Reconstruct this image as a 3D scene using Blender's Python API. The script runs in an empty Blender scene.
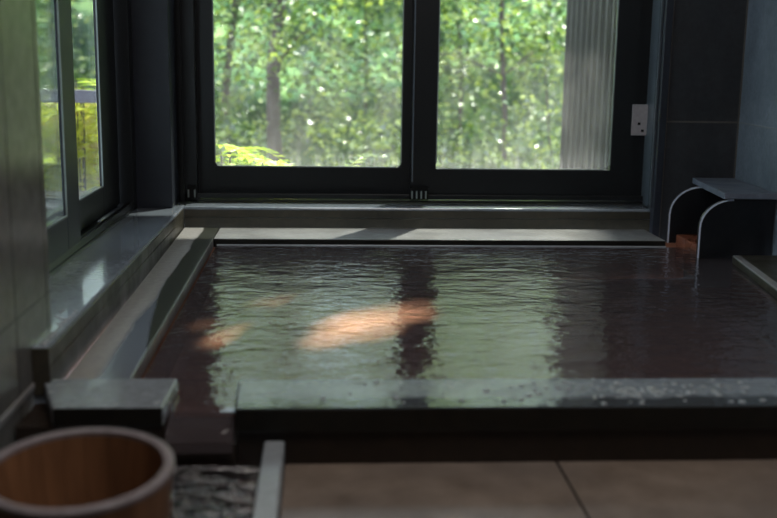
import bpy, bmesh, math, random
from mathutils import Vector, Matrix, noise
random.seed(7)
S = bpy.context.scene
COL = S.collection
PI = math.pi

# ------------------------------------------------------------------ camera
W_, H_ = 777, 518
CX, CY = 388.5, 259.0
VX, VY = 325.0, 60.0            # where the room's depth lines meet
DX, DY = 310.0, 5630.0          # where the verticals meet
F = math.sqrt(-((VX-CX)*(DX-CX)+(VY-CY)*(DY-CY)))
EYE = Vector((0, 0, 0.62))
yv = Vector((VX-CX, -(VY-CY), -F)).normalized()
dn = Vector((DX-CX, -(DY-CY), -F)).normalized()
zv = (-dn - yv*(-dn).dot(yv)).normalized()
xv = yv.cross(zv).normalized()
M = Matrix((xv, yv, zv))        # rows: world axes in camera space
cam_d = bpy.data.cameras.new('camera')
cam = bpy.data.objects.new('camera', cam_d)
COL.objects.link(cam)
cam.matrix_world = Matrix.Translation(EYE) @ M.to_4x4()
cam_d.sensor_width = 36
cam_d.lens = F/W_*36
cam_d.clip_start = 0.01
cam_d.dof.use_dof = True
cam_d.dof.focus_distance = 3.2
cam_d.dof.aperture_fstop = 2.5
S.camera = cam

def ray(px, py):
    return M @ Vector((px-CX, -(py-CY), -F))
def Uz(px, py, z):
    r = ray(px, py); return EYE + r*((z-EYE.z)/r.z)
def Uy(px, py, y):
    r = ray(px, py); return EYE + r*(y/r.y)
def Ux(px, py, x):
    r = ray(px, py); return EYE + r*(x/r.x)

# ------------------------------------------------------------------ object helpers
def link(name, bm, mats, parent=None, smooth=False, bevel=0, seg=2):
    me = bpy.data.meshes.new(name)
    bmesh.ops.recalc_face_normals(bm, faces=bm.faces)
    bm.to_mesh(me); bm.free()
    o = bpy.data.objects.new(name, me); COL.objects.link(o)
    if not isinstance(mats, (list, tuple)): mats = [mats]
    for m in mats: me.materials.append(m)
    if parent: o.parent = parent
    if bevel:
        b = o.modifiers.new('bevel', 'BEVEL'); b.width = bevel; b.segments = seg
        b.limit_method = 'ANGLE'; b.angle_limit = 0.6
    if smooth:
        for p in me.polygons: p.use_smooth = True
    return o
def tag(o, label=None, cat=None, group=None, kind=None):
    if label: o['label'] = label
    if cat: o['category'] = cat
    if group: o['group'] = group
    if kind: o['kind'] = kind
    return o
def struct(o):
    o['kind'] = 'structure'; return o
def empty(name, loc=(0, 0, 0)):
    o = bpy.data.objects.new(name, None); COL.objects.link(o); o.location = loc
    o.empty_display_size = .05
    return o
def box(bm, x0, x1, y0, y1, z0, z1, mi=0):
    vs = [bm.verts.new((x, y, z)) for x in (x0, x1) for y in (y0, y1) for z in (z0, z1)]
    for f in ((0,1,3,2), (4,6,7,5), (0,4,5,1), (2,3,7,6), (0,2,6,4), (1,5,7,3)):
        fc = bm.faces.new([vs[i] for i in f]); fc.material_index = mi
    return bm
def BX(*a, **k):
    bm = bmesh.new(); return box(bm, *a, **k)
def prism(bm, pts, z0, z1, mi=0):
    """pts: list of (x,y) outline, extruded in z"""
    a = [bm.verts.new((p[0], p[1], z0)) for p in pts]
    b = [bm.verts.new((p[0], p[1], z1)) for p in pts]
    n = len(pts)
    bm.faces.new(a[::-1]).material_index = mi
    bm.faces.new(b).material_index = mi
    for i in range(n):
        bm.faces.new((a[i], a[(i+1) % n], b[(i+1) % n], b[i])).material_index = mi
    return bm
def tube(bm, pts, rad, n=8, mi=0):
    rings = []
    for i, p in enumerate(pts):
        p = Vector(p)
        d = (Vector(pts[min(i+1, len(pts)-1)]) - Vector(pts[max(i-1, 0)])).normalized()
        a = d.cross(Vector((0.3, 1, 0.1))).normalized(); b = d.cross(a)
        r = rad[i] if isinstance(rad, (list, tuple)) else rad
        rings.append([bm.verts.new(p + (a*math.cos(2*PI*k/n)+b*math.sin(2*PI*k/n))*r) for k in range(n)])
    for i in range(len(rings)-1):
        for k in range(n):
            bm.faces.new((rings[i][k], rings[i][(k+1) % n], rings[i+1][(k+1) % n], rings[i+1][k])).material_index = mi
    bm.faces.new(rings[0][::-1]).material_index = mi; bm.faces.new(rings[-1]).material_index = mi
    return bm

# ------------------------------------------------------------------ material helpers
class NT:
    def __init__(s, name):
        s.m = bpy.data.materials.new(name); s.m.use_nodes = True
        s.t = s.m.node_tree; s.t.nodes.clear()
        s.out = s.n('ShaderNodeOutputMaterial')
        s.co = s.n('ShaderNodeTexCoord').outputs['Object']
    def n(s, typ, **k):
        nd = s.t.nodes.new(typ)
        for a, b in k.items(): setattr(nd, a, b)
        return nd
    def l(s, a, b): s.t.links.new(a, b)
    def setin(s, sock, v):
        if hasattr(v, 'is_linked') or hasattr(v, 'links'): s.l(v, sock)
        else: sock.default_value = v
    def noise(s, scale, detail=4, rough=.55, stretch=None, dist=0):
        nd = s.n('ShaderNodeTexNoise'); nd.inputs['Scale'].default_value = scale
        nd.inputs['Detail'].default_value = detail; nd.inputs['Roughness'].default_value = rough
        nd.inputs['Distortion'].default_value = dist
        src = s.co
        if stretch:
            mp = s.n('ShaderNodeMapping'); mp.inputs['Scale'].default_value = stretch
            s.l(s.co, mp.inputs[0]); src = mp.outputs[0]
        s.l(src, nd.inputs['Vector']); return nd.outputs['Fac']
    def ramp(s, fac, stops):
        r = s.n('ShaderNodeValToRGB'); s.l(fac, r.inputs[0])
        e = r.color_ramp.elements
        while len(e) < len(stops): e.new(0.5)
        for i, (p, c) in enumerate(stops):
            e[i].position = p
            e[i].color = (c, c, c, 1) if isinstance(c, (int, float)) else (*c, 1)
        return r.outputs[0]
    def mix(s, fac, a, b, blend='MIX'):
        m = s.n('ShaderNodeMix', data_type='RGBA', blend_type=blend)
        for sock, v in ((m.inputs['Factor'], fac), (m.inputs[6], a), (m.inputs[7], b)):
            if isinstance(v, (tuple, list)) and len(v) == 3: v = (*v, 1)
            s.setin(sock, v)
        return m.outputs[2]
    def math(s, op, a, b=0.0, clamp=False):
        m = s.n('ShaderNodeMath', operation=op); m.use_clamp = clamp
        s.setin(m.inputs[0], a); s.setin(m.inputs[1], b); return m.outputs[0]
    def bump(s, h, strength, dist=.01):
        b = s.n('ShaderNodeBump'); b.inputs['Strength'].default_value = strength
        b.inputs['Distance'].default_value = dist; s.l(h, b.inputs['Height']); return b.outputs[0]
    def pbr(s, color, rough=.5, spec=.5, normal=None, metal=0, coat=0):
        p = s.n('ShaderNodeBsdfPrincipled')
        if isinstance(color, tuple): color = (*color, 1)
        s.setin(p.inputs['Base Color'], color); s.setin(p.inputs['Roughness'], rough)
        s.setin(p.inputs['Specular IOR Level'], spec); p.inputs['Metallic'].default_value = metal
        p.inputs['Coat Weight'].default_value = coat
        p.inputs['Coat Roughness'].default_value = .06
        if normal is not None: s.l(normal, p.inputs['Normal'])
        return p.outputs[0]
    def done(s, sh): s.l(sh, s.out.inputs[0]); return s.m

def stone(name, c0, c1, rough=(.3, .5), scale=30, bump=.15, spec=.5, coat=0, blotch=None):
    t = NT(name)
    a = t.noise(scale, 6, .7)
    col = t.ramp(a, [(.3, c0), (.7, c1)])
    big = t.noise(4.0, 3)
    col = t.mix(t.ramp(big, [(.35, 0.0), (.7, .55)]), col, blotch or tuple(v*.6 for v in c0))
    r = t.ramp(t.noise(9, 4), [(.35, rough[0]), (.65, rough[1])])
    return t.done(t.pbr(col, r, spec, t.bump(t.noise(scale*4, 4), bump, .002), coat=coat))
def plain(name, c, rough=.5, spec=.5, metal=0, bump=0, scale=40, vary=.25, coat=0):
    t = NT(name)
    col = t.mix(t.noise(scale, 4), tuple(v*(1-vary) for v in c), tuple(min(1, v*(1+vary)) for v in c))
    nb = t.bump(t.noise(scale*3, 3), bump, .002) if bump else None
    return t.done(t.pbr(col, rough, spec, nb, metal, coat))

M_frame = plain('black_window_metal', (.010, .011, .012), .38, .4, bump=.03)
M_frame2 = plain('blue_black_metal', (.018, .021, .030), .45, .4, bump=.03)
M_edge = plain('pale_metal_edge', (.10, .12, .14), .35, .5)
M_gasket = plain('grey_gasket', (.22, .25, .24), .5)
M_latch = plain('pale_latch_metal', (.36, .33, .34), .4, .5, bump=.2, scale=60)
M_dark = plain('dark_slot', (.006, .006, .006), .8, .2)
M_tile = stone('dark_granite_tile', (.022, .023, .026), (.040, .041, .046), (.42, .6), 45, .2, .4)
M_joint = plain('tile_joint', (.085, .075, .065), .7)
M_tile_r = stone('blue_grey_granite_tile', (.12, .14, .17), (.20, .23, .275), (.35, .5), 60, .2, .4, blotch=(.05, .065, .08))
M_joint_r = plain('pale_tile_joint', (.20, .21, .22), .6)
M_ledge = stone('grey_granite_ledge', (.22, .25, .29), (.34, .38, .43), (.05, .17), 55, .08, .6, coat=.5)
M_ledge_face = stone('brown_granite_face', (.035, .033, .025), (.07, .060, .042), (.3, .5), 45, .2, .4)
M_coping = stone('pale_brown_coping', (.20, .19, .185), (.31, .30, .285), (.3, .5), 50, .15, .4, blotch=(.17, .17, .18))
M_under = stone('dark_brown_base_stone', (.016, .011, .008), (.032, .020, .013), (.35, .6), 30, .25, .35)
M_slab = stone('blue_grey_slab', (.13, .15, .19), (.20, .22, .27), (.3, .5), 50, .15, .4)
M_panel = stone('black_granite_panel', (.007, .008, .010), (.014, .015, .018), (.3, .5), 50, .1, .35)
M_panel_edge = plain('stone_edge_reflection', (.66, .72, .85), .25, vary=.1)
M_orange = stone('orange_mineral_bed', (.14, .04, .022), (.38, .13, .07), (.2, .4), 40, .3, .5)
M_divider = stone('pale_stone_divider', (.30, .33, .35), (.42, .45, .48), (.25, .5), 60, .1, .4)
M_ceiling = plain('dark_ceiling', (.05, .048, .045), .8)
M_wallin = plain('mauve_plaster', (.16, .14, .15), .8)
M_soil = plain('forest_soil', (.05, .07, .02), .9, .1, bump=.5, scale=6)
M_rail = plain('weathered_rail', (.30, .26, .32), .6)
M_corr_shade = plain('corrugated_valley_shade', (.08, .072, .068), .7, .2, scale=8)  # darker colour paints the shade between the ribs
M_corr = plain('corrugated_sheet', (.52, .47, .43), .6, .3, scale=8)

# wet left coping : dry strip + dark wet band along its inner side (object coords: x across, y along)
def m_wet_coping():
    t = NT('half_wet_coping')
    sep = t.n('ShaderNodeSeparateXYZ'); t.l(t.co, sep.inputs[0])
    a = t.noise(50, 6, .7)
    dry = t.ramp(a, [(.3, (.25, .235, .225)), (.7, (.37, .345, .32))])
    # blue-grey wet sheen in the middle band, olive soaked band inside
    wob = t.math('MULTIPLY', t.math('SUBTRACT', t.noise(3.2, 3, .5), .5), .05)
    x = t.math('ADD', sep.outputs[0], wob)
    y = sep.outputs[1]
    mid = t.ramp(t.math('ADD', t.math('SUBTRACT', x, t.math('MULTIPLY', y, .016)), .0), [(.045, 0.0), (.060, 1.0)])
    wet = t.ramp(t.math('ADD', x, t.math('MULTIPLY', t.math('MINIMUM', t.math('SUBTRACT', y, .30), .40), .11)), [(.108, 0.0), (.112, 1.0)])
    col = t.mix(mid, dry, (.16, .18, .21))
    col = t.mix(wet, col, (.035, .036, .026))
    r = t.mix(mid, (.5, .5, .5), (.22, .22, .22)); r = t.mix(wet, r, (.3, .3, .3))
    return t.done(t.pbr(col, r, .45, t.bump(a, .1, .001)))
M_wetcop = m_wet_coping()

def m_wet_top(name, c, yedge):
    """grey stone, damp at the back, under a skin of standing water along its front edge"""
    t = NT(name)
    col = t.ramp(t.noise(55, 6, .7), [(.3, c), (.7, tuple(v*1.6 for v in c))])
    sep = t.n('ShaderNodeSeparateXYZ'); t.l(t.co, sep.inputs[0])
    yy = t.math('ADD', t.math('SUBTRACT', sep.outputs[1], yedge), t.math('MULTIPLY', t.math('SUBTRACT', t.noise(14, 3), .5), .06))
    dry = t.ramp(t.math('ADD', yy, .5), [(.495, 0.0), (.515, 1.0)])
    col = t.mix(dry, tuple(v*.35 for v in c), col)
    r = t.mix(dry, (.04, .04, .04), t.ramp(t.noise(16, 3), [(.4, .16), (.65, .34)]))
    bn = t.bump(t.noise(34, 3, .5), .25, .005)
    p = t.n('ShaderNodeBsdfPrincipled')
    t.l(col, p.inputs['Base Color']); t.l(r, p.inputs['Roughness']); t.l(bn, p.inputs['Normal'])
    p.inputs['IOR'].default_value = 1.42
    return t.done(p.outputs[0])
M_wettop = m_wet_top('wet_granite_top', (.15, .17, .19), Uz(400, 399, .022).y)
M_wetblock = m_wet_top('wet_granite_block', (.20, .22, .24), Uz(400, 394, .022).y - Uz(400, 408, .022).y - .05)
M_waterglint = plain('waterline_glint', (.45, .46, .50), .12, .8)
M_front = stone('shaded_black_front', (.006, .006, .005), (.016, .013, .009), (.3, .5), 40, .2, .3)  # near-black colour paints the shade on the rim stones' upright faces

# polished dark wall tile beside the lens
def m_gloss_tile():
    t = NT('polished_wall_tile')
    col = t.ramp(t.noise(30, 5), [(.3, (.11, .105, .098)), (.7, (.15, .146, .135))])
    return t.done(t.pbr(col, .24, .5, t.bump(t.noise(12, 3), .05, .004)))
M_gloss = m_gloss_tile()

def m_floor():
    t = NT('brown_stone_floor_tile')
    col = t.ramp(t.noise(14, 6, .65), [(.3, (.15, .115, .09)), (.7, (.26, .205, .165))])
    col = t.mix(t.ramp(t.noise(3, 3), [(.4, 0.0), (.7, .5)]), col, (.15, .13, .12))
    return t.done(t.pbr(col, .34, .5, t.bump(t.noise(50, 4), .15, .002)))
M_floor = m_floor()

def m_basin():
    t = NT('iron_stained_basin')
    br = t.n('ShaderNodeTexBrick'); t.l(t.co, br.inputs['Vector'])
    br.inputs['Scale'].default_value = 1.0
    br.inputs['Brick Width'].default_value = .40; br.inputs['Row Height'].default_value = .40
    br.inputs['Mortar Size'].default_value = .006; br.offset = 0
    br.inputs['Color1'].default_value = (.40, .20, .13, 1); br.inputs['Color2'].default_value = (.35, .17, .115, 1)
    br.inputs['Mortar'].default_value = (.22, .11, .08, 1)
    col = t.mix(.6, br.outputs['Color'], t.ramp(t.noise(18, 6, .7), [(.3, (.26, .12, .08)), (.7, (.52, .27, .17))]))
    return t.done(t.pbr(col, .7, .2, t.bump(t.noise(40, 4), .4, .006)))
M_basin = m_basin()

def m_water(name, clear, body, amp, scale, bodymix=.25, dist=1.0, refl=1.5):
    t = NT(name)
    n1 = t.noise(scale, 3, .5, (1.0, 1.5, 1.0), .6)
    n2 = t.noise(scale*.33, 2, .5, (1.0, 1.7, 1.0), .3)
    n3 = t.noise(scale*2.6, 2, .5, (1.0, 1.6, 1))
    calm = t.ramp(t.noise(1.7, 2), [(.35, .45), (.65, 1.0)])
    h = t.math('ADD', t.math('MULTIPLY', n1, .5), t.math('MULTIPLY', n2, .75))
    h = t.math('ADD', h, t.math('MULTIPLY', n3, .13))
    h = t.math('MULTIPLY', h, calm)
    sp_ = t.n('ShaderNodeSeparateXYZ'); t.l(t.co, sp_.inputs[0])
    h = t.math('MULTIPLY', h, t.ramp(t.math('MULTIPLY', sp_.outputs[1], .25), [(.60, .85), (.82, 1.15)]))
    nb = t.bump(h, amp, .010*dist)
    fr = t.n('ShaderNodeFresnel'); fr.inputs['IOR'].default_value = 1.36; t.l(nb, fr.inputs['Normal'])
    gl = t.n('ShaderNodeBsdfAnisotropic'); gl.inputs['Roughness'].default_value = .02
    t.l(nb, gl.inputs['Normal'])
    tr = t.n('ShaderNodeBsdfTransparent'); tr.inputs[0].default_value = (*clear, 1)
    df = t.n('ShaderNodeBsdfDiffuse'); df.inputs[0].default_value = (*body, 1)
    m1 = t.n('ShaderNodeMixShader'); m1.inputs[0].default_value = bodymix
    t.l(tr.outputs[0], m1.inputs[1]); t.l(df.outputs[0], m1.inputs[2])
    m2 = t.n('ShaderNodeMixShader')
    t.l(t.math('MULTIPLY', fr.outputs[0], refl, True), m2.inputs[0])
    t.l(m1.outputs[0], m2.inputs[1]); t.l(gl.outputs[0], m2.inputs[2])
    return t.done(m2.outputs[0])
M_water = m_water('bath_water', (.44, .38, .375), (.215, .18, .195), 1.0, 19, .24, .85, 1.35)
M_drainwater = m_water('drain_water', (.6, .5, .5), (.10, .09, .11), 1.0, 34, .2, 12.0, 9.0)
def m_drop():
    t = NT('water_bead')
    return t.done(t.pbr((.34, .37, .38), .06, .8))
M_drop = m_drop()

def m_glass(name, dirt=.5, tint=(.90, .94, .92)):
    t = NT(name)
    sep = t.n('ShaderNodeSeparateXYZ'); t.l(t.co, sep.inputs[0])
    low = t.math('SUBTRACT', 1.0, t.math('MULTIPLY', sep.outputs[2], 7.0), True)  # object z = height above the pane's foot
    low = t.math('MULTIPLY', low, low)
    spots = t.ramp(t.noise(120, 2), [(.66, 0.0), (.74, .5)])
    film = t.ramp(t.noise(5, 5, .65, (1, 1, .5)), [(.40, .02), (.75, .20)])
    runs = t.math('MULTIPLY', t.ramp(t.noise(60, 3, .5, (1, 1, .12)), [(.45, .3), (.7, 1.0)]), low)
    d = t.math('ADD', film, t.math('MULTIPLY', runs, .45))
    d = t.math('ADD', d, t.math('MULTIPLY', spots, t.math('ADD', .25, low)))
    d = t.math('MULTIPLY', d, dirt, True)
    fr = t.n('ShaderNodeFresnel'); fr.inputs['IOR'].default_value = 1.5
    gl = t.n('ShaderNodeBsdfGlossy'); gl.inputs['Roughness'].default_value = .02
    tr = t.n('ShaderNodeBsdfTransparent'); tr.inputs[0].default_value = (*tint, 1)
    df = t.n('ShaderNodeBsdfTranslucent'); df.inputs[0].default_value = (.75, .72, .70, 1)
    m1 = t.n('ShaderNodeMixShader'); t.l(d, m1.inputs[0]); t.l(tr.outputs[0], m1.inputs[1]); t.l(df.outputs[0], m1.inputs[2])
    m2 = t.n('ShaderNodeMixShader'); t.l(t.math('MULTIPLY', fr.outputs[0], .5), m2.inputs[0]); t.l(m1.outputs[0], m2.inputs[1]); t.l(gl.outputs[0], m2.inputs[2])
    return t.done(m2.outputs[0])
M_glass = m_glass('window_glass', .38)
M_glass_s = m_glass('side_window_glass', .25)

def m_leaf(name, stops, trans=.5, gloss=.15, grough=.35):
    t = NT(name)
    geo = t.n('ShaderNodeNewGeometry')
    col = t.ramp(geo.outputs['Random Per Island'], stops)
    df = t.n('ShaderNodeBsdfDiffuse'); t.l(col, df.inputs[0])
    tl = t.n('ShaderNodeBsdfTranslucent'); t.l(col, tl.inputs[0])
    gl = t.n('ShaderNodeBsdfGlossy'); gl.inputs['Roughness'].default_value = grough
    m = t.n('ShaderNodeMixShader'); m.inputs[0].default_value = trans
    t.l(df.outputs[0], m.inputs[1]); t.l(tl.outputs[0], m.inputs[2])
    m2 = t.n('ShaderNodeMixShader'); m2.inputs[0].default_value = gloss
    t.l(m.outputs[0], m2.inputs[1]); t.l(gl.outputs[0], m2.inputs[2])
    return t.done(m2.outputs[0])
M_leaf = m_leaf('forest_leaves', [(0, (.03, .08, .03)), (.35, (.12, .22, .04)), (.7, (.36, .48, .05)), (1, (.72, .78, .18))])
M_leaf_d = m_leaf('deep_forest_leaves', [(0, (.03, .07, .03)), (.45, (.10, .20, .05)), (.8, (.26, .40, .06)), (1, (.62, .70, .18))], .4)
M_leaf_y = m_leaf('yellow_green_leaves', [(0, (.38, .55, .03)), (.5, (.58, .74, .05)), (1, (.80, .88, .12))], .5, .05)
M_leaf_b = m_leaf('bamboo_grass_leaves', [(0, (.42, .42, .04)), (.45, (.72, .78, .06)), (.8, (.90, .88, .18)), (1, (.45, .22, .08))], .4, .05)
M_bark = plain('grey_brown_bark', (.13, .10, .10), .9, .1, bump=.8, scale=9)
def m_hill():
    t = NT('distant_forest')
    a = t.noise(1.6, 5, .7)
    col = t.ramp(a, [(.32, (.03, .075, .045)), (.48, (.08, .17, .08)), (.58, (.20, .33, .12)), (.68, (.42, .52, .25))])
    return t.done(t.pbr(col, .9, .1))
M_hill = m_hill()

def m_wood(name, c0, c1, rough=.55):
    t = NT(name)
    g = t.noise(60, 4, .6, (1, 1, .06))
    col = t.ramp(g, [(.3, c0), (.7, c1)])
    geo = t.n('ShaderNodeNewGeometry')
    col = t.mix(t.math('MULTIPLY', geo.outputs['Random Per Island'], .45), col, tuple(v*.6 for v in c0))
    return t.done(t.pbr(col, rough, .35, t.bump(g, .2, .001)))
M_wood = m_wood('bucket_wood', (.17, .075, .035), (.30, .14, .065))
M_rim = m_wood('bucket_rim_wood', (.20, .17, .18), (.32, .28, .29), .4)
M_hoop = plain('copper_hoop', (.20, .12, .08), .4, .5, metal=.7)

# ------------------------------------------------------------------ key measurements (metres, water level z = 0)
ZC = .022        # coping top
ZL = .093        # window ledge top
ZF = -.085       # foreground floor
YF = Uz(400, 408, ZC).y       # outer edge of the front coping
YB = Uz(400, 379, ZC).y       # its inner edge
yl = Uz(300, 208.0, ZL).y
YW = 3.875                     # window plane
XLi = -.51                    # inner edge of left ledge
XF = -.538                    # polished wall face beside the lens
XW = -.665                    # left window line

# ------------------------------------------------------------------ outline of the bath
lw0 = Uz(213, 238, ZC); lw1 = Uz(130, 379, ZC)           # inner edge of left coping
def left_edge(y):
    k = (y-lw1.y)/(lw0.y-lw1.y); return lw1.x + (lw0.x-lw1.x)*k
YC = Uz(430, 239.5, ZC).y     # front edge of back coping
rc0 = Uz(744, 264, ZC); rc1 = Uz(777, 289, ZC)           # inner edge of right coping
def right_edge(y):
    k = (y-rc0.y)/(rc1.y-rc0.y); return rc0.x + (rc1.x-rc0.x)*k
gapL = Uz(179, 378.5, ZC).x; gapLf = Uz(163.5, 408, ZC).x
gapR = Uz(239, 379, ZC).x; gapRf = Uz(234.5, 408, ZC).x
YN = Uy(697, 258, 3.2); 
p_near = Uz(697, 258, 0); p_far = Uz(667.5, 241, 0)

# back tile wall & right wall
YT = 3.70
corner = Uy(737.0, 150, YT)
CRX = corner.x
RS = .075               # slope of the right wall line
def rwall(y): return CRX + (y-YT)*RS

# ------------------------------------------------------------------ bath (basin + copings)
bath = empty('bath', (0.3, (YB+YC)/2, -.5))
tag(bath, 'sunken square hot spring bath with dark stone rim in front of the windows', 'bath')
def bchild(name, bm, mats, **k):
    o = link(name, bm, mats, None, **k)
    o.parent = bath; o.matrix_parent_inverse = Matrix.Translation(-Vector(bath.location)); return o
ZB = -.14
xr = lambda y: right_edge(y)
bm = bmesh.new()
L0, L1 = left_edge(YC)-.004, left_edge(YB)-.004
pts = [(L1, YB-.01), (xr(YB)+.02, YB-.01), (xr(3.2)+.02, 3.2), (rwall(3.2)-.02, 3.2), (rwall(YC)-.02, YC+.12), (L0, YC+.01)]
prism(bm, [(p[0], p[1]) for p in pts], ZB-.04, ZB)
bchild('basin_floor', bm, M_basin)
# basin sides as thin slabs
def slab(p, q, th, z0, z1, mats, name, side=1, **k):
    p = Vector((p[0], p[1])); q = Vector((q[0], q[1])); d = (q-p).normalized(); n = Vector((-d.y, d.x))*th*side
    return bchild(name, prism(bmesh.new(), [p, q, q+n, p+n], z0, z1), mats, **k)
slab((L0, YC), (L1, YB), .03, ZB, ZC-.032, M_basin, 'basin_wall', -1)
slab((L0, YC+.002), (1.3, YC+.13), .03, ZB, ZC-.032, M_basin, 'basin_wall')
slab((gapR, YB-.002), (xr(YB), YB-.002), .03, ZB, ZC-.045, M_basin, 'basin_wall', -1)
slab((L1-.03, YB-.002), (gapR, YB-.002), .03, ZB, -.03, M_basin, 'basin_wall', -1)
slab((xr(YB), YB), (xr(3.18), 3.18), .03, ZB, ZC-.045, M_basin, 'basin_wall', -1)

# left coping: object space x across from outer edge, y along
lo0 = Uz(183, 229.5, ZC); lo1 = Uz(67, 377, ZC)
def left_outer(y):
    k = (y-lo1.y)/(lo0.y-lo1.y); return lo1.x + (lo0.x-lo1.x)*k
ang = math.atan2(lo0.x-lo1.x, lo0.y-lo1.y)
lc = bmesh.new()
wid0 = (left_edge(YB)-left_outer(YB)); wid1 = left_edge(YC+.03)-left_outer(YC+.03)
Lc = (YC+.09-YB)
prism(lc, [(0, .0), (wid0, 0), (wid1, yl-.01-YB), (0, yl-.01-YB)], -.03, 0)
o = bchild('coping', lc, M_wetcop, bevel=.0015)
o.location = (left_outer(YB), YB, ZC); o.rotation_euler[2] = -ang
o['label'] = 'pale rim along the left side with a dark wet band'
# thin bright inner lip on left coping
slab((left_edge(YC)+.001, YC), (left_edge(YB)+.001, YB), .006, -.012, ZC-.002, M_coping, 'coping_bright_line', -1, bevel=.0015)
# back coping
bc = bmesh.new()
xcr = Uz(666, 240.8, ZC).x; YCr = Uz(666, 240.8, ZC).y
prism(bc, [(left_edge(YC)+.002, YC), (xcr, YCr), (xcr, yl-.006), (left_edge(YC)+.002, yl-.006)], ZC-.03, ZC)
bc.normal_update()
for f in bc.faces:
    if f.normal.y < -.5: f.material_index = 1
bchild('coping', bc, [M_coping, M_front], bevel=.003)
bchild('coping_bright_line', prism(bmesh.new(), [(left_edge(YC)+.014, YC-.006), (xcr, YCr-.006), (xcr, YCr+.001), (left_edge(YC)+.014, YC+.001)], -.004, .0035), M_waterglint, bevel=.001)  # pale strip along the back water line, a glint painted as colour
# right coping
rcm = bmesh.new()
prism(rcm, [(xr(YB)+0.0, YF), (xr(3.19)-.0, 3.19), (rwall(3.19)-.004, 3.19), (rwall(YF)-.004, YF)], ZC-.04, ZC)
bchild('coping', rcm, M_ledge_face, bevel=.004)
slab((xr(YB)-.001, YB), (xr(3.185)-.001, 3.185), .026, ZC-.006, ZC+.0008, M_coping, 'coping_bright_line', -1, bevel=.004)  # pale strip paints the lit inner edge of the right coping
# front coping
fc = bmesh.new()
prism(fc, [(gapRf, YF), (xr(YF)-.004, YF), (xr(YB)-.004, YB), (gapR, YB)], ZC-.045, ZC)
fc.normal_update()
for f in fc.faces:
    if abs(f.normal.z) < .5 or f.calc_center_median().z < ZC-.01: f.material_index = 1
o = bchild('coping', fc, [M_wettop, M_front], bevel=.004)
o['label'] = 'wet front rim beaded with water'
# base under the front coping
bchild('base_course', prism(bmesh.new(), [(gapRf+.004, YF+.012), (xr(YF)-.004, YF+.012), (xr(YB)-.004, YB-.035), (gapR+.004, YB-.035)], ZF-.03, ZC-.046), M_under)
# weir floor in the gap
bchild('weir', prism(bmesh.new(), [(gapLf-.01, YF-.006), (gapRf+.003, YF-.006), (gapR+.003, YB-.033), (gapL-.01, YB-.033)], ZF-.05, -.040), M_under)

# bath water: one sheet with a tongue that runs out through the gap
def water_sheet():
    bm = bmesh.new()
    e = .003
    P = [(gapL+e, YB-.0), (gapR-e, YB-.0), (gapR+.0, YB+.003), (xr(YB)-e-.004, YB+.003), (xr(3.19)-e, 3.193), (p_near.x+.02, 3.196),
         (rwall(3.2)-.03, 3.196), (rwall(YC)-.03, YCr-e), (xcr, YCr-.0065), (left_edge(YC)+.013, YC-.0065), (left_edge(YB)+.013, YB+.003), (gapL, YB+.003)]
    vs = [bm.verts.new((x, y, 0)) for x, y in P]
    bm.faces.new(vs)
    a, b = vs[0], vs[1]
    rows = 8
    for i in range(1, rows+1):
        k = i/rows; y = YB + (YF-.012-YB)*k
        xl = gapL+(gapLf-gapL)*k+e; xr_ = gapR+(gapRf-gapR)*k-e
        z = -.034*(k**5)
        c = bm.verts.new((xl, y, z)); d = bm.verts.new((xr_, y, z))
        bm.faces.new((a, c, d, b)); a, b = c, d
    c = bm.verts.new((a.co.x, YF-.018, -.052)); d = bm.verts.new((b.co.x, YF-.018, -.052)); bm.faces.new((a, c, d, b)); a, b = c, d
    bm.normal_update()
    return bm
o = link('bath_water', water_sheet(), M_water)
for p in o.data.polygons:
    pass
tag(o, 'dark rippled bath water mirroring the trees and spilling out through the rim gap', 'water', kind='stuff')

# left curb block
kb = empty('curb_block', (-.4, YF+.05, -.03))
tag(kb, 'low wet stone block closing the left rim beside the overflow gap', 'curb')
blkL = Uz(54, 408, ZC).x
def child_at(par, name, bm, mats, **k):
    o = link(name, bm, mats, None, **k); o.parent = par
    o.matrix_parent_inverse = Matrix.Translation(-Vector(par.location)); return o
_b2 = prism(bmesh.new(), [(blkL, YF), (gapLf, YF), (gapL, YB), (Uz(66, 378.5, ZC).x-.04, YB)], ZC-.032, ZC+.004)
_b2.normal_update()
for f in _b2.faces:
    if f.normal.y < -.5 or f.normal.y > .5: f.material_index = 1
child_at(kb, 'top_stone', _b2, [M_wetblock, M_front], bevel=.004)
child_at(kb, 'base_stone', prism(bmesh.new(), [(XF+.006, YF+.006), (gapLf-.003, YF+.006), (gapL-.003, YB-.034), (XF+.006, YB-.034)], ZF-.03, ZC-.033), M_under)

# ------------------------------------------------------------------ ledges
trim = struct(link('trim_1', box(bmesh.new(), XW-.03, XLi, YB-.02, 3.95, ZC-.05, ZL), [M_ledge], bevel=.006))
yl = Uz(300, 207.3, ZL).y
bm = bmesh.new()
box(bm, XLi+.001, Uz(662, 212, ZL).x, yl, 3.95, ZC-.05, ZL)
trim2 = struct(link('trim_2', bm, [M_ledge], bevel=.005))
# face courses (brown polished fronts with a joint)
bm = bmesh.new(); zj = .055
box(bm, XLi-.002, XLi+.004, YB-.02, yl-.004, ZC-.02, zj-.001); box(bm, XLi-.002, XLi+.003, YB-.02, yl-.004, zj+.001, ZL-.008)
box(bm, XF+.001, XLi+.004, YB-.026, YB-.0205, ZC-.02, ZL-.002)
struct(link('trim_3', bm, M_ledge_face))
bm = bmesh.new()
xe = Uz(662, 212, ZL).x
box(bm, XLi+.005, xe, yl-.004, yl+.002, ZC-.02, zj-.001); box(bm, XLi+.005, xe, yl-.003, yl+.002, zj+.001, ZL-.010)
struct(link('trim_4', bm, M_ledge_face))

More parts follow.
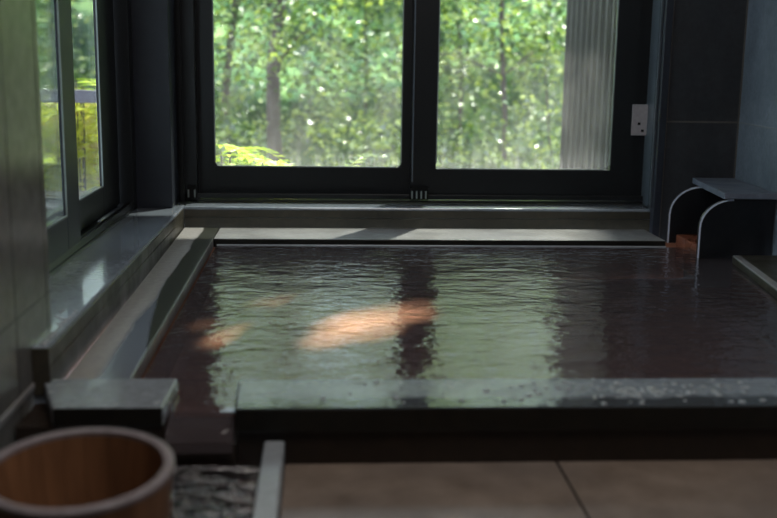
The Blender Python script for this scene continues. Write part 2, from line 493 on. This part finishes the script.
# ------------------------------------------------------------------ back window
ZT = 1.55
wx = lambda px: Uy(px, 120, YW).x
zg = Uy(300, 167.5, YW).z      # glass foot
zr = ZL+.004
g1l, g1r, g2l, g2r = wx(213.3), wx(402.5), wx(436.5), wx(611.5)
g1l = Uy(213.6, 120, YW).x
win = struct(empty('window_1', (wx(410), YW, ZL)))
def wch(par, name, bm, mats, **k): return child_at(par, name, bm, mats, **k)
xo0, xo1 = Uy(172, 120, YW).x, Uy(650, 120, YW).x
bm = bmesh.new()
box(bm, xo0, Uy(197, 120, YW).x, YW-.03, YW+.08, zr, ZT+.08)          # left jamb
box(bm, Uy(630, 120, YW).x, xo1, YW-.005, YW+.08, zr, ZT+.08)          # right jamb
box(bm, xo0, xo1, YW-.03, YW+.08, ZT, ZT+.08)
box(bm, xo0, xo1, YW-.030, YW+.08, zr, zr+.008)
box(bm, xo0, xo1, YW-.03, YW-.022, zr+.012, zr+.030)
box(bm, Uy(180, 120, YW).x, Uy(184, 120, YW).x, YW-.045, YW-.03, zr, ZT)
wch(win, 'frame', bm, M_frame, bevel=.002)
# sashes
def sash(xa, ga, gb, xb, y, ztop, name):
    bm = bmesh.new(); th = .028
    box(bm, xa, ga, y, y+th, zr+.016, ztop); box(bm, gb, xb, y, y+th, zr+.016, ztop)
    box(bm, ga, gb, y, y+th, zr+.016, zg); box(bm, ga, gb, y, y+th, ztop-.09, ztop)
    # rounded lower pane corners
    for sx, cx in ((1, ga), (-1, gb)):
        r = .022 if name == 'left' else .004
        pts = [(cx, zg)] + [(cx+sx*(r-r*math.sin(a)), zg+r-r*math.cos(a)) for a in [i*PI/2/6 for i in range(7)]]
        va = [bm.verts.new((p[0], y+.004, p[1])) for p in pts]; vb = [bm.verts.new((p[0], y+.02, p[1])) for p in pts]
        bm.faces.new(va); bm.faces.new(vb[::-1])
        for i in range(len(pts)):
            j = (i+1) % len(pts); bm.faces.new((va[i], va[j], vb[j], vb[i]))
    o = wch(win, 'sash', bm, M_frame, bevel=.0025)
    # gasket
    bm = bmesh.new(); gk = .0035
    box(bm, ga-.001, ga+gk, y-.001, y+.006, zg+.02, ztop-.09)
    box(bm, gb-gk, gb+.001, y-.001, y+.006, zg+.02, ztop-.09)
    box(bm, ga+.02, gb-.02, y-.001, y+.006, zg-.001, zg+gk)
    g = link('gasket', bm, M_gasket); g.parent = o
    bm = BX(0, gb-ga-.004, 0, .004, 0, ztop-.09-zg-.002)
    p = link('pane', bm, M_glass); p.parent = o
    p.location = (ga+.002, y+.013, zg+.001)
    return o
sash(Uy(195, 120, YW).x, g1l, g1r, wx(424), YW+.02, ZT, 'left')
sash(wx(412), g2l, g2r, wx(634), YW-.015, ZT, 'right')
# light line on the meeting stile
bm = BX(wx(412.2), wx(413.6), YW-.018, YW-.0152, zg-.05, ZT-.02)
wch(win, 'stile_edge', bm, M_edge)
# brush guides at the foot of the stiles
for px in (418, 193):
    x = Uy(px, 190, YW).x
    bm = bmesh.new(); w = .036 if px == 418 else .016
    box(bm, x-w, x+w, YW-.042, YW-.030, zr+.012, zr+.060, 0)
    n = 4 if px == 418 else 2
    for i in range(n):
        xx = x - w*.72 + i*(w*1.44/max(1, n-1))
        box(bm, xx-.0028, xx+.0028, YW-.0445, YW-.0415, zr+.016, zr+.045, 1)
    wch(win, 'sash_guide', bm, [M_dark, M_gasket], bevel=.001)
# latch
a = Uy(633.5, 104.5, YW-.027); b = Uy(646.5, 135.5, YW-.027)
bm = BX(a.x, b.x, YW-.027, YW-.006, b.z, a.z)
lt = wch(win, 'latch', bm, M_latch, bevel=.002); lt['label'] = 'pale grey latch plate'
bm = bmesh.new()
for fx, fz in ((.45, .38), (.70, .15)):
    cx = a.x+(b.x-a.x)*fx; cz = b.z+(a.z-b.z)*fz
    box(bm, cx-.005, cx+.005, YW-.029, YW-.0265, cz-.005, cz+.005)
s = link('screw', bm, M_dark); s.parent = lt
# splayed right reveal with the pale bead, and flange
ra = Uy(650, 120, YW).x; rb = Uy(657.5, 120, YT+.01).x
bm = bmesh.new()
prism(bm, [(ra, YW-.03), (ra+.008, YW+.08), (rb+.01, YW+.08), (rb, YT+.015), (rb-.010, YT+.012)], zr, ZT+.1, 0)
wch(win, 'reveal', bm, M_edge, bevel=.002)
bm = BX(rb, Uy(665.5, 120, YT).x, YT-.012, YT+.06, ZC-.03, ZT+.1)
wch(win, 'flange', bm, M_frame2, bevel=.002)

# ------------------------------------------------------------------ side window
w2 = struct(empty('window_2', (XW-.04, 2.7, ZL)))
xa = XW
bm = bmesh.new()
box(bm, xa-.10, xa, 1.2, 3.70, ZL-.03, ZL+.010)                   # track bed
box(bm, xa-.028, xa-.022, 1.2, 3.70, ZL+.010, ZL+.026)
box(bm, xa-.010, xa-.003, 1.2, 3.70, ZL+.010, ZL+.030)
box(bm, xa-.072, xa-.066, 1.2, 3.70, ZL+.010, ZL+.026)
box(bm, xa-.10, xa-.0, 3.62, 3.72, ZL, ZT+.08)                   # end jamb
box(bm, xa-.10, xa-.0, 1.0, 3.72, ZT, ZT+.08)
wch(w2, 'frame', bm, M_frame, bevel=.002)
def side_sash(x, ya, gya, gyb, yb, mat):
    bm = bmesh.new(); th = .026; zf = ZL+.026
    box(bm, x-th, x, ya, gya, zf, ZT); box(bm, x-.012, x, gyb, yb, zf, ZT)
    box(bm, x-th, x, gya, gyb, zf, zg-.012); box(bm, x-th, x, gya, gyb, ZT-.08, ZT)
    o = wch(w2, 'sash', bm, mat, bevel=.002)
    bm = bmesh.new()
    box(bm, x-.003, x+.0015, gyb-.004, gyb+.001, zg-.012, ZT-.08); box(bm, x-.003, x+.0015, gya, gyb, zg-.015, zg-.010)
    g = link('gasket', bm, M_gasket); g.parent = o
    p = link('pane', BX(-.004, 0, 0, gyb-gya-.004, 0, ZT-.09-zg), M_glass_s)
    p.parent = o
    p.location = (x-.009, gya+.002, zg-.011)
yA = lambda px, x: Ux(px, 60, x).y
side_sash(XW-.004, 1.30, 1.40, yA(60.5, XW-.004), yA(73.5, XW-.004), M_frame2)
side_sash(XW-.045, 2.45, 2.55, yA(98.5, XW-.045), 3.61, M_frame)

# corner post between the windows
bm = bmesh.new()
px0, px1 = Uy(133, 120, 3.70).x, Uy(171, 120, 3.70).x
box(bm, px0-.012, px1, 3.685, 3.86, ZL, 2.2)
struct(link('trim_5', bm, M_frame2, bevel=.002))
bm = bmesh.new()
q0 = Uy(118, 120, 3.69).x
box(bm, q0, q0+.010, 3.672, 3.684, ZL, 2.2); box(bm, q0+.022, q0+.03, 3.670, 3.684, ZL, 2.2)
struct(link('trim_6', bm, M_frame2, bevel=.001))

# ------------------------------------------------------------------ room shell
CZ = 2.2
# back tile wall to the right of the window
bm = bmesh.new()
xs0 = Uy(665.5, 120, YT).x
zjt = Uy(700, 122, YT).z
box(bm, xs0+.002, 2.6, YT, YT+.2, -.5, CZ, 0)
box(bm, xs0+.002, CRX, YT-.0012, YT+.01, zjt-.003, zjt+.003, 1)
box(bm, xs0+.002, xs0+.006, YT-.0015, YT+.01, -.4, CZ, 1)
box(bm, CRX-.006, CRX, YT-.0012, YT+.01, -.4, CZ, 1)
struct(link('wall_back', bm, [M_tile, M_joint]))
bm = BX(-1.6, 2.6, YW-.02, YT+.25, ZT+.08, CZ)
struct(link('trim_7', bm, M_frame))
bm = BX(-1.6, 2.6, YW+.08, YW+.3, -.8, ZL-.002)
struct(link('trim_8', bm, M_under))
# right wall
bm = bmesh.new()
def P2(y, off=0): return (rwall(y)+off, y)
prism(bm, [P2(YT), P2(-2.0), P2(-2.0, .2), P2(YT, .2)], -.5, CZ, 0)
prism(bm, [P2(YT, -.0015), P2(0, -.0015), P2(0, .01), P2(YT, .01)], zjt-.003, zjt+.003, 1)
for yy in (2.95, 2.2, 1.45):
    prism(bm, [P2(yy, -.0015), P2(yy+.006, -.0015), P2(yy+.006, .01), P2(yy, .01)], -.4, CZ, 1)
zs = Uz(745, 177, .2)
prism(bm, [P2(YT, -.0015), P2(0, -.0015), P2(0, .01), P2(YT, .01)], .197, .202, 1)
struct(link('wall_right', bm, [M_tile_r, M_joint_r]))
# left foreground wall of polished tile
yFe = Ux(50.5, 300, XF).y
bm = bmesh.new()
box(bm, XF-.05, XF, -2.0, yFe, -.5, CZ, 0)
ys = Ux(16, 320, XF).y
for yy in (yFe-.028, ys, ys-.6):
    box(bm, XF-.01, XF+.0006, yy-.0018, yy+.0018, ZF, CZ, 1)
box(bm, XF-.01, XF+.0006, -2, yFe, .165, .168, 1)
box(bm, XF-.01, XF+.004, -2, yFe, ZC-.008, ZC+.004, 2)
struct(link('wall_left', bm, [M_gloss, M_dark, M_coping], bevel=.003))
struct(link('wall_far_left', BX(-1.6, XF-.055, 1.0, 1.2, -.5, CZ), M_wallin)) if False else None
bm = BX(XW-.12, XF-.052, -2, 1.28, -.5, CZ)
struct(link('trim_9', bm, M_wallin))
struct(link('wall_rear', BX(-1.6, 2.6, -2.2, -2.0, -.5, CZ), M_wallin))
struct(link('ceiling', BX(-1.6, 2.6, -2.2, YT+.25, CZ, CZ+.1), M_ceiling))
# unseen eave, added to block the sun lamp and cut the beams
tag(struct(link('eave_sun_blocker', BX(-3, 4, YT+.26, YT+1.11, CZ-.1, CZ), M_ceiling)))

# floor : tiled area right of the divider, drain bed on the left
dvL = Uz(265, 437, ZC-.06); dvR = Uz(285, 437, ZC-.06); dvl = Uz(252.5, 518, ZC-.06); dvr = Uz(280, 518, ZC-.06)
bm = bmesh.new()
fx0 = dvR.x+.001
jt0 = Uz(562, 465, ZF); jt1 = Uz(585, 518, ZF)
jx = (jt0.x+jt1.x)/2
xs = [fx0, jx-.0025, jx+.0025, jx+.42, jx+.425, rwall(-1)]
for a, b, mi in ((0, 1, 0), (1, 2, 1), (2, 3, 0), (3, 4, 1), (4, 5, 0)):
    zz = ZF if mi == 0 else ZF-.002
    box(bm, xs[a], xs[b], -1.98, YF+.011, ZF-.05, zz, mi)
struct(link('floor', bm, [M_floor, M_dark]))
bm = BX(XF+.001, dvR.x, -1.98, YF-.002, ZF-.09, ZF-.035)
struct(link('floor_drain', bm, M_under))
bm = bmesh.new()
y1 = YF+.006
prism(bm, [(dvL.x, y1), (dvR.x, y1), (dvR.x, -.2), (dvL.x, -.2)], ZF-.034, ZC-.06)
o = link('stone_divider', bm, M_divider, bevel=.004)
tag(o, 'narrow pale stone strip between the drain channel and the floor tiles', 'divider')
# film of water in the drain
bm = bmesh.new()
prism(bm, [(XF+.003, YF-.021), (dvL.x-.002, YF-.021), (dvL.x-.002, -.1), (XF+.003, -.1)], ZF-.0345, ZF+.012)
o = link('drain_water', bm, M_drainwater)
tag(o, 'glittering shallow water in the drain channel beside the wooden bucket', 'water', kind='stuff')

# ------------------------------------------------------------------ stone spout
sp = empty('water_spout', ((p_near.x+rwall(3.4))/2, 3.4, 0))
tag(sp, 'dark stone water spout with curved side panels and slab top at the right wall', 'spout')
_f = Uy(724.5, 193.4, p_near.y-.012); ZS = _f.z; _b = Uz(691.5, 177.4, ZS)
zt = ZS-.020
def side_panel(x0, y, ztop, r, th=.012):
    bm = bmesh.new()
    pts = [(x0, -.10), (x0, ztop-r)]
    for i in range(1, 9):
        a = PI/2*i/9
        pts.append((x0+r*1.15*(1-math.cos(a)), ztop-r+r*math.sin(a)))
    pts.append((x0+r*1.15, ztop)); xe = rwall(y)-.005
    pts += [(xe, ztop), (xe, -.10)]
    A = [bm.verts.new((p[0], y, p[1])) for p in pts]; B = [bm.verts.new((p[0], y+th, p[1])) for p in pts]
    bm.faces.new(A); bm.faces.new(B[::-1])
    for i in range(len(pts)):
        j = (i+1) % len(pts)
        f = bm.faces.new((A[i], A[j], B[j], B[i]))
    # pale rim on the front face, the window's reflection painted as colour
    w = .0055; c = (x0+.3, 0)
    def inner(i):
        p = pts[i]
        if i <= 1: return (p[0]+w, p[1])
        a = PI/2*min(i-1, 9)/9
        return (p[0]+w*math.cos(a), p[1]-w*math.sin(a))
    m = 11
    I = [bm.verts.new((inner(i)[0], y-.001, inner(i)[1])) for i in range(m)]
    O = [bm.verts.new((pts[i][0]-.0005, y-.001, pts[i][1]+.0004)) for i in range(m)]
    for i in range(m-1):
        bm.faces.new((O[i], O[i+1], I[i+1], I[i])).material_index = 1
    return bm
pn_y = p_near.y; pf_y = max(Uz(667.5, 241, 0).y+.02, YCr+.004)
child_at(sp, 'side_panel', side_panel(p_near.x, pn_y, zt, .095), [M_panel, M_panel_edge])
child_at(sp, 'side_panel', side_panel(Uy(667.5, 236, pf_y).x, pf_y, zt, .10), [M_panel, M_panel_edge])
ye = YT-.003
bm = prism(bmesh.new(), [(_f.x, pn_y-.012), (_b.x, min(_b.y, ye)), (_b.x, ye), (rwall(ye)-.004, ye), (rwall(pn_y)-.004, pn_y-.012)], zt+.0005, ZS)
child_at(sp, 'top_slab', bm, M_slab, bevel=.003)
zb = .004
bm = bmesh.new()
x0 = Uz(684, 238, .02).x
prism(bm, [(x0-.012, pn_y+.014), (x0-.005, pf_y-.002), (rwall(pf_y)-.01, pf_y-.002), (rwall(pn_y)-.01, pn_y+.014)], -.09, .022)
child_at(sp, 'spout_bed', bm, M_orange, bevel=.004)['label'] = 'orange mineral-stained bed'

# ------------------------------------------------------------------ bucket
bk_r = .124; zrim = .085
bc_ = Uz(78, 469, zrim)
zb0 = ZF-.026
Hb = zrim-zb0
bucket = empty('wooden_bucket', (bc_.x, bc_.y+.012, zb0+.006))
bucket.rotation_euler[0] = math.radians(4)
tag(bucket, 'round wooden bath bucket with pale rim standing in the lower left corner', 'bucket')
def lathe_seg(bm, a0, a1, prof, n=4, mi=0):
    rows = []
    for k in range(n+1):
        a = a0+(a1-a0)*k/n
        rows.append([bm.verts.new((r*math.cos(a), r*math.sin(a), z)) for r, z in prof])
    m = len(prof)
    for k in range(n):
        for i in range(m):
            j = (i+1) % m
            bm.faces.new((rows[k][i], rows[k+1][i], rows[k+1][j], rows[k][j])).material_index = mi
    bm.faces.new(rows[0]).material_index = mi; bm.faces.new(rows[-1][::-1]).material_index = mi
bm = bmesh.new(); NS = 22
rb0 = .105; th = .012
for i in range(NS):
    a0 = 2*PI*i/NS+.003; a1 = 2*PI*(i+1)/NS-.003
    lathe_seg(bm, a0, a1, [(rb0-th, .002), (rb0, .002), (bk_r, Hb-.004), (bk_r-th, Hb-.004)], 3)
o = link('staves', bm, M_wood, bucket)
bm = bmesh.new()
lathe_seg(bm, 0, 2*PI-.0001, [(bk_r-th-.0005, Hb-.008), (bk_r+.001, Hb-.008), (bk_r+.001, Hb-.002), (bk_r-.003, Hb), (bk_r-th+.003, Hb), (bk_r-th-.0005, Hb-.002)], 64)
link('rim', bm, M_rim, bucket, smooth=False)
bm = bmesh.new()
bmesh.ops.create_cone(bm, cap_ends=True, segments=48, radius1=rb0-th, radius2=rb0-th+.001, depth=.012, matrix=Matrix.Translation((0, 0, .022)))
link('bottom_board', bm, M_wood, bucket)
for zh in (.03, Hb*.62):
    r = rb0+(bk_r-rb0)*zh/Hb
    bm = bmesh.new()
    lathe_seg(bm, 0, 2*PI-.0001, [(r, zh-.007), (r+.0025, zh-.007), (r+.0032, zh+.007), (r+.0006, zh+.007)], 48)
    link('hoop', bm, M_hoop, bucket)

# ------------------------------------------------------------------ water beads
def beads(n, pick, name, label):
    bm = bmesh.new()
    for _ in range(n):
        x, y, z, r = pick()
        g = bmesh.ops.create_icosphere(bm, subdivisions=2, radius=1)['verts']
        sx = random.uniform(.8, 1.4)
        bmesh.ops.transform(bm, matrix=Matrix.Translation((x, y, z)) @ Matrix.Diagonal((r*sx, r, r*.55, 1)), verts=g)
    o = link(name, bm, M_drop, smooth=True)
    tag(o, label, 'droplets', kind='stuff')
def pk1():
    t = random.random()
    px = 575+random.gauss(60, 60) if t < .7 else random.uniform(300, 770)
    p = Uz(px, random.uniform(382, 404) if t > .5 else random.gauss(390, 4), ZC)
    return p.x, min(max(p.y, YF+.012), YB-.01), ZC+.0005, random.uniform(.0025, .0062)
beads(130, pk1, 'water_droplets', 'clear water beads scattered along the wet front rim of the bath')
def pk2():
    p = Uz(random.uniform(52, 88), random.uniform(310, 345), ZL)
    return min(max(p.x, XW+.01), XLi-.012), p.y, ZL+.0005, random.uniform(.002, .005)
beads(60, pk2, 'water_droplets', 'clear water beads on the near end of the left window ledge')

# ------------------------------------------------------------------ outdoors
def leaf(bm, c, d, n, L, w, mi=0):
    """pointed folded leaf: base c, direction d, side vector from n"""
    d = d.normalized(); s = d.cross(n)
    if s.length < 1e-4: s = Vector((1, 0, 0))
    s.normalize(); u = s.cross(d)
    p0 = bm.verts.new(c); p1 = bm.verts.new(c+d*L*.45+s*w*.5+u*L*.06); p2 = bm.verts.new(c+d*L-u*L*.08); p3 = bm.verts.new(c+d*L*.45-s*w*.5+u*L*.06)
    bm.faces.new((p0, p1, p2)).material_index = mi; bm.faces.new((p0, p2, p3)).material_index = mi
def rv(): return Vector((random.gauss(0, 1), random.gauss(0, 1), random.gauss(0, 1))).normalized()

struct(link('ground', BX(-14, 16, YW+.35, 30, -1.2, -1.0), M_soil))
# wooded slope in the distance
bm = bmesh.new()
G = 40
vs = [[None]*(G+1) for _ in range(G+1)]
for i in range(G+1):
    for j in range(G+1):
        x = -14+30*i/G; k = j/G
        z = -1.1+5.0*k; y = 15+6*k*k+1.3*noise.noise(Vector((x*.5, k*5, 3)))
        vs[i][j] = bm.verts.new((x, y, z))
for i in range(G):
    for j in range(G):
        bm.faces.new((vs[i][j], vs[i+1][j], vs[i+1][j+1], vs[i][j+1]))
o = link('wooded_slope', bm, M_hill, smooth=True); struct(o)

def foliage(n, fpos, Lr, name, mat, parent=None, thr=0.0, fs=1.2):
    bm = bmesh.new(); k = 0; tries = 0
    while k < n and tries < n*30:
        tries += 1
        p = fpos()
        up = max(0.0, (p.z-.62)/p.y-.10)            # crowns thin out into clumps with sky between them
        if noise.noise(p*fs*(.6 if up else 1)) + .35*noise.noise(p*fs*3.1) < thr + min(.07, up*.8): continue
        L = random.uniform(*Lr)
        d = rv(); d.z = -abs(d.z)*.5
        leaf(bm, p, d, rv()+Vector((0, 0, 1.0)), L, L*.62); k += 1
    return link(name, bm, mat, parent)
def vol(px0, px1, y0, y1, z0, z1):
    def f():
        y = random.uniform(y0, y1)
        return Vector(((random.uniform(px0, px1)-VX)/F*y, y, random.uniform(z0, z1)*y/8))
    return f
o = foliage(56000, vol(-150, 760, 10.0, 15, -.9, 3.5), (.07, .12), 'forest_leaves', M_leaf_d, thr=.0, fs=1.0)
tag(o, 'dense mass of sunlit green leaves filling the view behind the trunks', 'foliage', kind='stuff')

o = foliage(5200, vol(180, 640, 8.6, 10.2, -1.0, .10), (.05, .09), 'understory_leaves', M_leaf, thr=-.25, fs=1.4)
tag(o, 'low bright undergrowth leaves filling the foot of the view through the panes', 'foliage', kind='stuff')
o = foliage(2600, vol(200, 640, 8.0, 9.2, .2, 3.0), (.04, .08), 'hanging_leaves', M_leaf, thr=.12, fs=1.1)
tag(o, 'loose sunlit leaf sprays hanging in front of the tree trunks', 'foliage', kind='stuff')
def tree(px, y, r, lean, label, group=None, nl=2600, spread=1.1, zc=(0.2, 3.4), mat=None):
    x = (px-VX)/F*y
    t = empty('tree', (x, y, -1.0)); tag(t, label, 'tree', group)
    pts = []; rad = []
    for i in range(12):
        k = i/11; pts.append((lean*k*5+.08*math.sin(k*9+px), .1*math.sin(k*7), 5.5*k)); rad.append(r*(1.15-.6*k))
    bm = bmesh.new(); tube(bm, pts, rad, 9)
    br = bm; tips = []
    for i in range(14):
        k = random.uniform(.28, .95); b = Vector(pts[int(k*11)])
        a = random.uniform(0, 2*PI); L = random.uniform(.5, spread)
        e = b+Vector((math.cos(a)*L, math.sin(a)*L, random.uniform(.1, .5)))
        m_ = (b+e)/2+Vector((0, 0, .08))
        tube(br, [b, m_, e], [r*.3, r*.2, r*.08], 5); tips += [m_, e]
    link('trunk', bm, M_bark, t)
    bm = bmesh.new()
    for i in range(nl):
        c = random.choice(tips); p = c+Vector((random.gauss(0, .28), random.gauss(0, .28), random.gauss(0, .16)))
        L = random.uniform(.05, .10); d = rv(); d.z = -abs(d.z)*.4
        leaf(bm, p, d, rv()+Vector((0, 0, 1)), L, L*.6)
    link('leaves', bm, mat or M_leaf, t)
    return t
tree(279, 9.4, .065, .02, 'stout grey-brown trunk with leafy branches seen through the left pane')
tree(229, 12.5, .05, .05, 'slim pale trunk left of the stout one behind the left pane', nl=1800)
tree(352, 13.2, .02, .10, 'thin leaning tree near the right side of the left pane', nl=2600)
tree(497, 9.8, .026, .04, 'thin dark trunk behind the middle of the right pane', nl=3000)
tree(458, 13.4, .03, -.03, 'slender tree behind the left side of the right pane', nl=2200)
tree(548, 11.4, .012, .02, 'bright leafy sapling beside the corrugated sheet', nl=2600)
tree(20, 8.6, .06, .0, 'leafy tree seen through the near side window', nl=2600)

def frond(bm, base, d, L, n, lw, ll, droop=.5, mi=0):
    d = Vector(d).normalized(); side = d.cross(Vector((0, 0, 1))).normalized()
    pts = [Vector(base)+d*L*k/n+Vector((0, 0, -droop*L*(k/n)**2)) for k in range(n+1)]
    tube(bm, pts, [.0025*(1-k/(n+1))+.0006 for k in range(n+1)], 4, mi)
    for k in range(2, n+1):
        sc = 1-.5*k/n
        for s in (-1, 1):
            leaf(bm, pts[k], side*s+d*.55+Vector((0, 0, -.15)), Vector((0, -.35, 1)), ll*sc, lw*sc, mi)
    leaf(bm, pts[-1], d, Vector((0, 0, 1)), ll*.6, lw*.6, mi)
def fern(name, px, py, y, n, label, cat, L=(.18, .32), mat=None, spr=(-1, 1), up=(.3, .9), leafsz=(.028, .07), mulx=1.0, group=None):
    c = Uy(px, py, y)
    t = empty(name, (c.x, c.y, -1.0)); tag(t, label, cat, group)
    st = bmesh.new(); fb = bmesh.new()
    h = c.z+1.0
    for i in range(n):
        a = Vector((random.uniform(-.06, .06), random.uniform(-.05, .05), h-.05+random.uniform(-.07, .05)))
        tube(st, [(a.x*.3, a.y*.3, 0), (a.x*.7, a.y, h*.5), tuple(a)], .004, 5)
        d = Vector((random.uniform(*spr)*mulx, random.uniform(-.5, .5), random.uniform(*up)*.5))
        frond(fb, a, d, random.uniform(*L), 9, leafsz[0], leafsz[1])
    link('stem', st, M_bark, t); link('fronds', fb, mat or M_leaf_y, t)
    return t
fern('fern', 222, 146, 4.35, 16, 'bright yellow-green fronds outside the left pane, low by its left stile', 'fern', (.22, .40), spr=(.1, 1.0), up=(-.15, .5))
fern('fern', 258, 160, 4.3, 12, 'low green sprig outside the foot of the left pane, centre left', 'fern', (.12, .22), up=(.0, .5), leafsz=(.03, .06))
fern('fern', 345, 166, 4.6, 12, 'pale sprig arching outside the foot of the left pane towards the stile', 'fern', (.18, .34), up=(.1, .5), mat=M_leaf)
fern('fern', 562, 168, 4.5, 12, 'low green sprig at the foot of the corrugated sheet', 'fern', (.10, .2), up=(.0, .6), leafsz=(.02, .05))
# yellow maple-like fronds and bamboo grass by the side window
cB = Ux(92, 80, -1.05)
t = fern('fern', 76, 78, 5.0, 7, 'yellow-green fronds above the grey rail outside the side window', 'fern', (.18, .3), spr=(.2, 1), up=(-.2, .5), leafsz=(.035, .08))
def bamboo(px0, px1, y0, y1, z0, z1, n, label):
    y = (y0+y1)/2; x = ((px0+px1)/2-VX)/F*y
    t = empty('bamboo_grass', (x, y, -1.0)); tag(t, label, 'shrub')
    bm = bmesh.new(); st = bmesh.new()
    for i in range(n):
        yy = random.uniform(y0, y1); p = Vector(((random.uniform(px0, px1)-VX)/F*yy-x, yy-y, random.uniform(z0, z1)+1.0))
        L = random.uniform(.07, .14); d = rv(); d.z = -abs(d.z)*.5+.1
        leaf(bm, p, d, rv()+Vector((0, 0, 1.2)), L, L*.28)
    for i in range(30):
        xx = random.uniform(-.3, .3); y2 = random.uniform(y0, y1)-y
        tube(st, [(xx, y2, 0), (xx+.03, y2, (z1+1)*.5), (xx+.01, y2, z1+.9)], .004, 4)
    link('leaves', bm, M_leaf_b, t); link('stem', st, M_leaf_y, t)
bamboo(20, 118, 4.9, 5.8, -.9, .40, 5200, 'yellow bamboo grass below the grey rail outside the side window')

# rail outside the side window
r0 = Uy(72, 90, 4.7); r1 = Uy(125, 102, 4.7)
rail = empty('garden_rail', (r1.x, 4.7, -1.0))
tag(rail, 'flat purplish-grey rail crossing outside the side window', 'rail')
def rch(name, bm):
    o = link(name, bm, M_rail); o.parent = rail; o.matrix_parent_inverse = Matrix.Translation(-Vector(rail.location)); return o
zr0 = Uy(88, 90.5, 4.7).z; zr1 = Uy(88, 103, 4.7).z
rch('top_rail', BX(-2.6, r1.x, 4.7, 4.76, zr1, zr0))
for xx in (-2.5, r1.x-.06): rch('post', BX(xx, xx+.05, 4.70, 4.75, -1.0, zr1))

# corrugated sheet at the right
c0 = (Uy(563, 100, 5.9)); c1 = (Uy(640, 100, 4.4))
bm = bmesh.new(); N = 192; ribs = 12
A = Vector((c0.x, c0.y)); B = Vector((c1.x, c1.y)); dd = (B-A); nn = Vector((-dd.y, dd.x)).normalized()
prev = None
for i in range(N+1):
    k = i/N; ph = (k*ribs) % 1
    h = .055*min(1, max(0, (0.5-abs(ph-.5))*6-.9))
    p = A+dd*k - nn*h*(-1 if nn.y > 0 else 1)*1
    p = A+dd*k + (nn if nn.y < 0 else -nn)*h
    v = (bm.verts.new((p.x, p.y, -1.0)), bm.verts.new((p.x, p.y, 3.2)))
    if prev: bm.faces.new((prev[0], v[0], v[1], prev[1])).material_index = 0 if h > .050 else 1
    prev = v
cs = link('corrugated_sheet', bm, [M_corr, M_corr_shade])
sol = cs.modifiers.new('thick', 'SOLIDIFY'); sol.thickness = .003
tag(cs, 'ribbed beige-grey metal sheet standing outside the right pane', 'metal sheet')

# ------------------------------------------------------------------ light
w = bpy.data.worlds.new('sky'); S.world = w; w.use_nodes = True
nt = w.node_tree; bg = nt.nodes['Background']
bg.inputs[0].default_value = (.74, .86, 1.0, 1); bg.inputs[1].default_value = 3.0
sun_d = bpy.data.lights.new('sun', 'SUN'); sun_d.energy = 14.0; sun_d.angle = math.radians(1.0); sun_d.color = (1, .95, .84)
sun = bpy.data.objects.new('sun', sun_d); COL.objects.link(sun)
sd = Vector((-.28, -.42, -1.0)).normalized()
sun.rotation_euler = sd.to_track_quat('-Z', 'Y').to_euler()
# sunbeams that find a way between the leaves into the room
def beam(target, radius, power, col=(1, .86, .66), d=Vector((.38, 1.0, .92)), dist=4.5, blend=.6):
    d = d.normalized(); loc = Vector(target)+d*dist
    l = bpy.data.lights.new('sunbeam', 'SPOT'); l.energy = power; l.color = col
    l.spot_size = 2*math.atan(radius/dist); l.spot_blend = blend; l.shadow_soft_size = .02
    o = bpy.data.objects.new('sunbeam', l); COL.objects.link(o); o.location = loc
    o.rotation_euler = (-d).to_track_quat('-Z', 'Y').to_euler()
def tg(px, py, z): return Uz(px, py, z)
if True:
    ZP = ZB
    kw = Vector((.30, 1, .75)); kc = Vector((.42, 1, 1.6))
    flecks = [(238, 340, .07, 4200), (262, 333, .06, 3800), (222, 345, .05, 3000), (285, 306, .05, 2600), (305, 305, .04, 2200), (262, 308, .04, 2000), (205, 330, .04, 1500)]
    rs = random.Random(5)
    for i in range(17):
        k = i/16
        flecks.append((318+108*k+rs.uniform(-7, 7), 341-27*k+rs.uniform(-8, 8), .035+.05*math.sin(PI*min(1, k*.9+.12))*rs.uniform(.6, 1.1), 4300*rs.uniform(.55, 1.1)))
    for px, py, r, p in flecks:
        beam(tg(px, py-5, 0.0), r, p*1.6, (1, .54, .28), kw, blend=.5)
    beam((.45, 3.55, ZC), 1.15, 2600, (1, .95, .88), kc, blend=.25)
    beam((-.6, 3.45, ZL), .10, 1800, (1, .97, .92), kc, blend=.4)

def area(name, loc, aim, sx, sy, power, col):
    l = bpy.data.lights.new(name, 'AREA'); l.shape = 'RECTANGLE'; l.size = sx; l.size_y = sy; l.energy = power; l.color = col
    o = bpy.data.objects.new(name, l); COL.objects.link(o); o.location = loc
    o.rotation_euler = (Vector(aim)-Vector(loc)).to_track_quat('-Z', 'Y').to_euler()
area('ceiling_fill', (.35, 1.0, 2.15), (.35, 1.2, 0), 1.2, 1.6, 22, (1, .93, .88))  # fill light added under the ceiling to lift the dark interior
S.view_settings.view_transform = 'Standard'
S.view_settings.exposure = 0.28
S.cycles.use_denoising = True
S.cycles.max_bounces = 8
S.cycles.transparent_max_bounces = 12
S.cycles.caustics_reflective = False
S.cycles.caustics_refractive = False
S.cycles.sample_clamp_indirect = 6
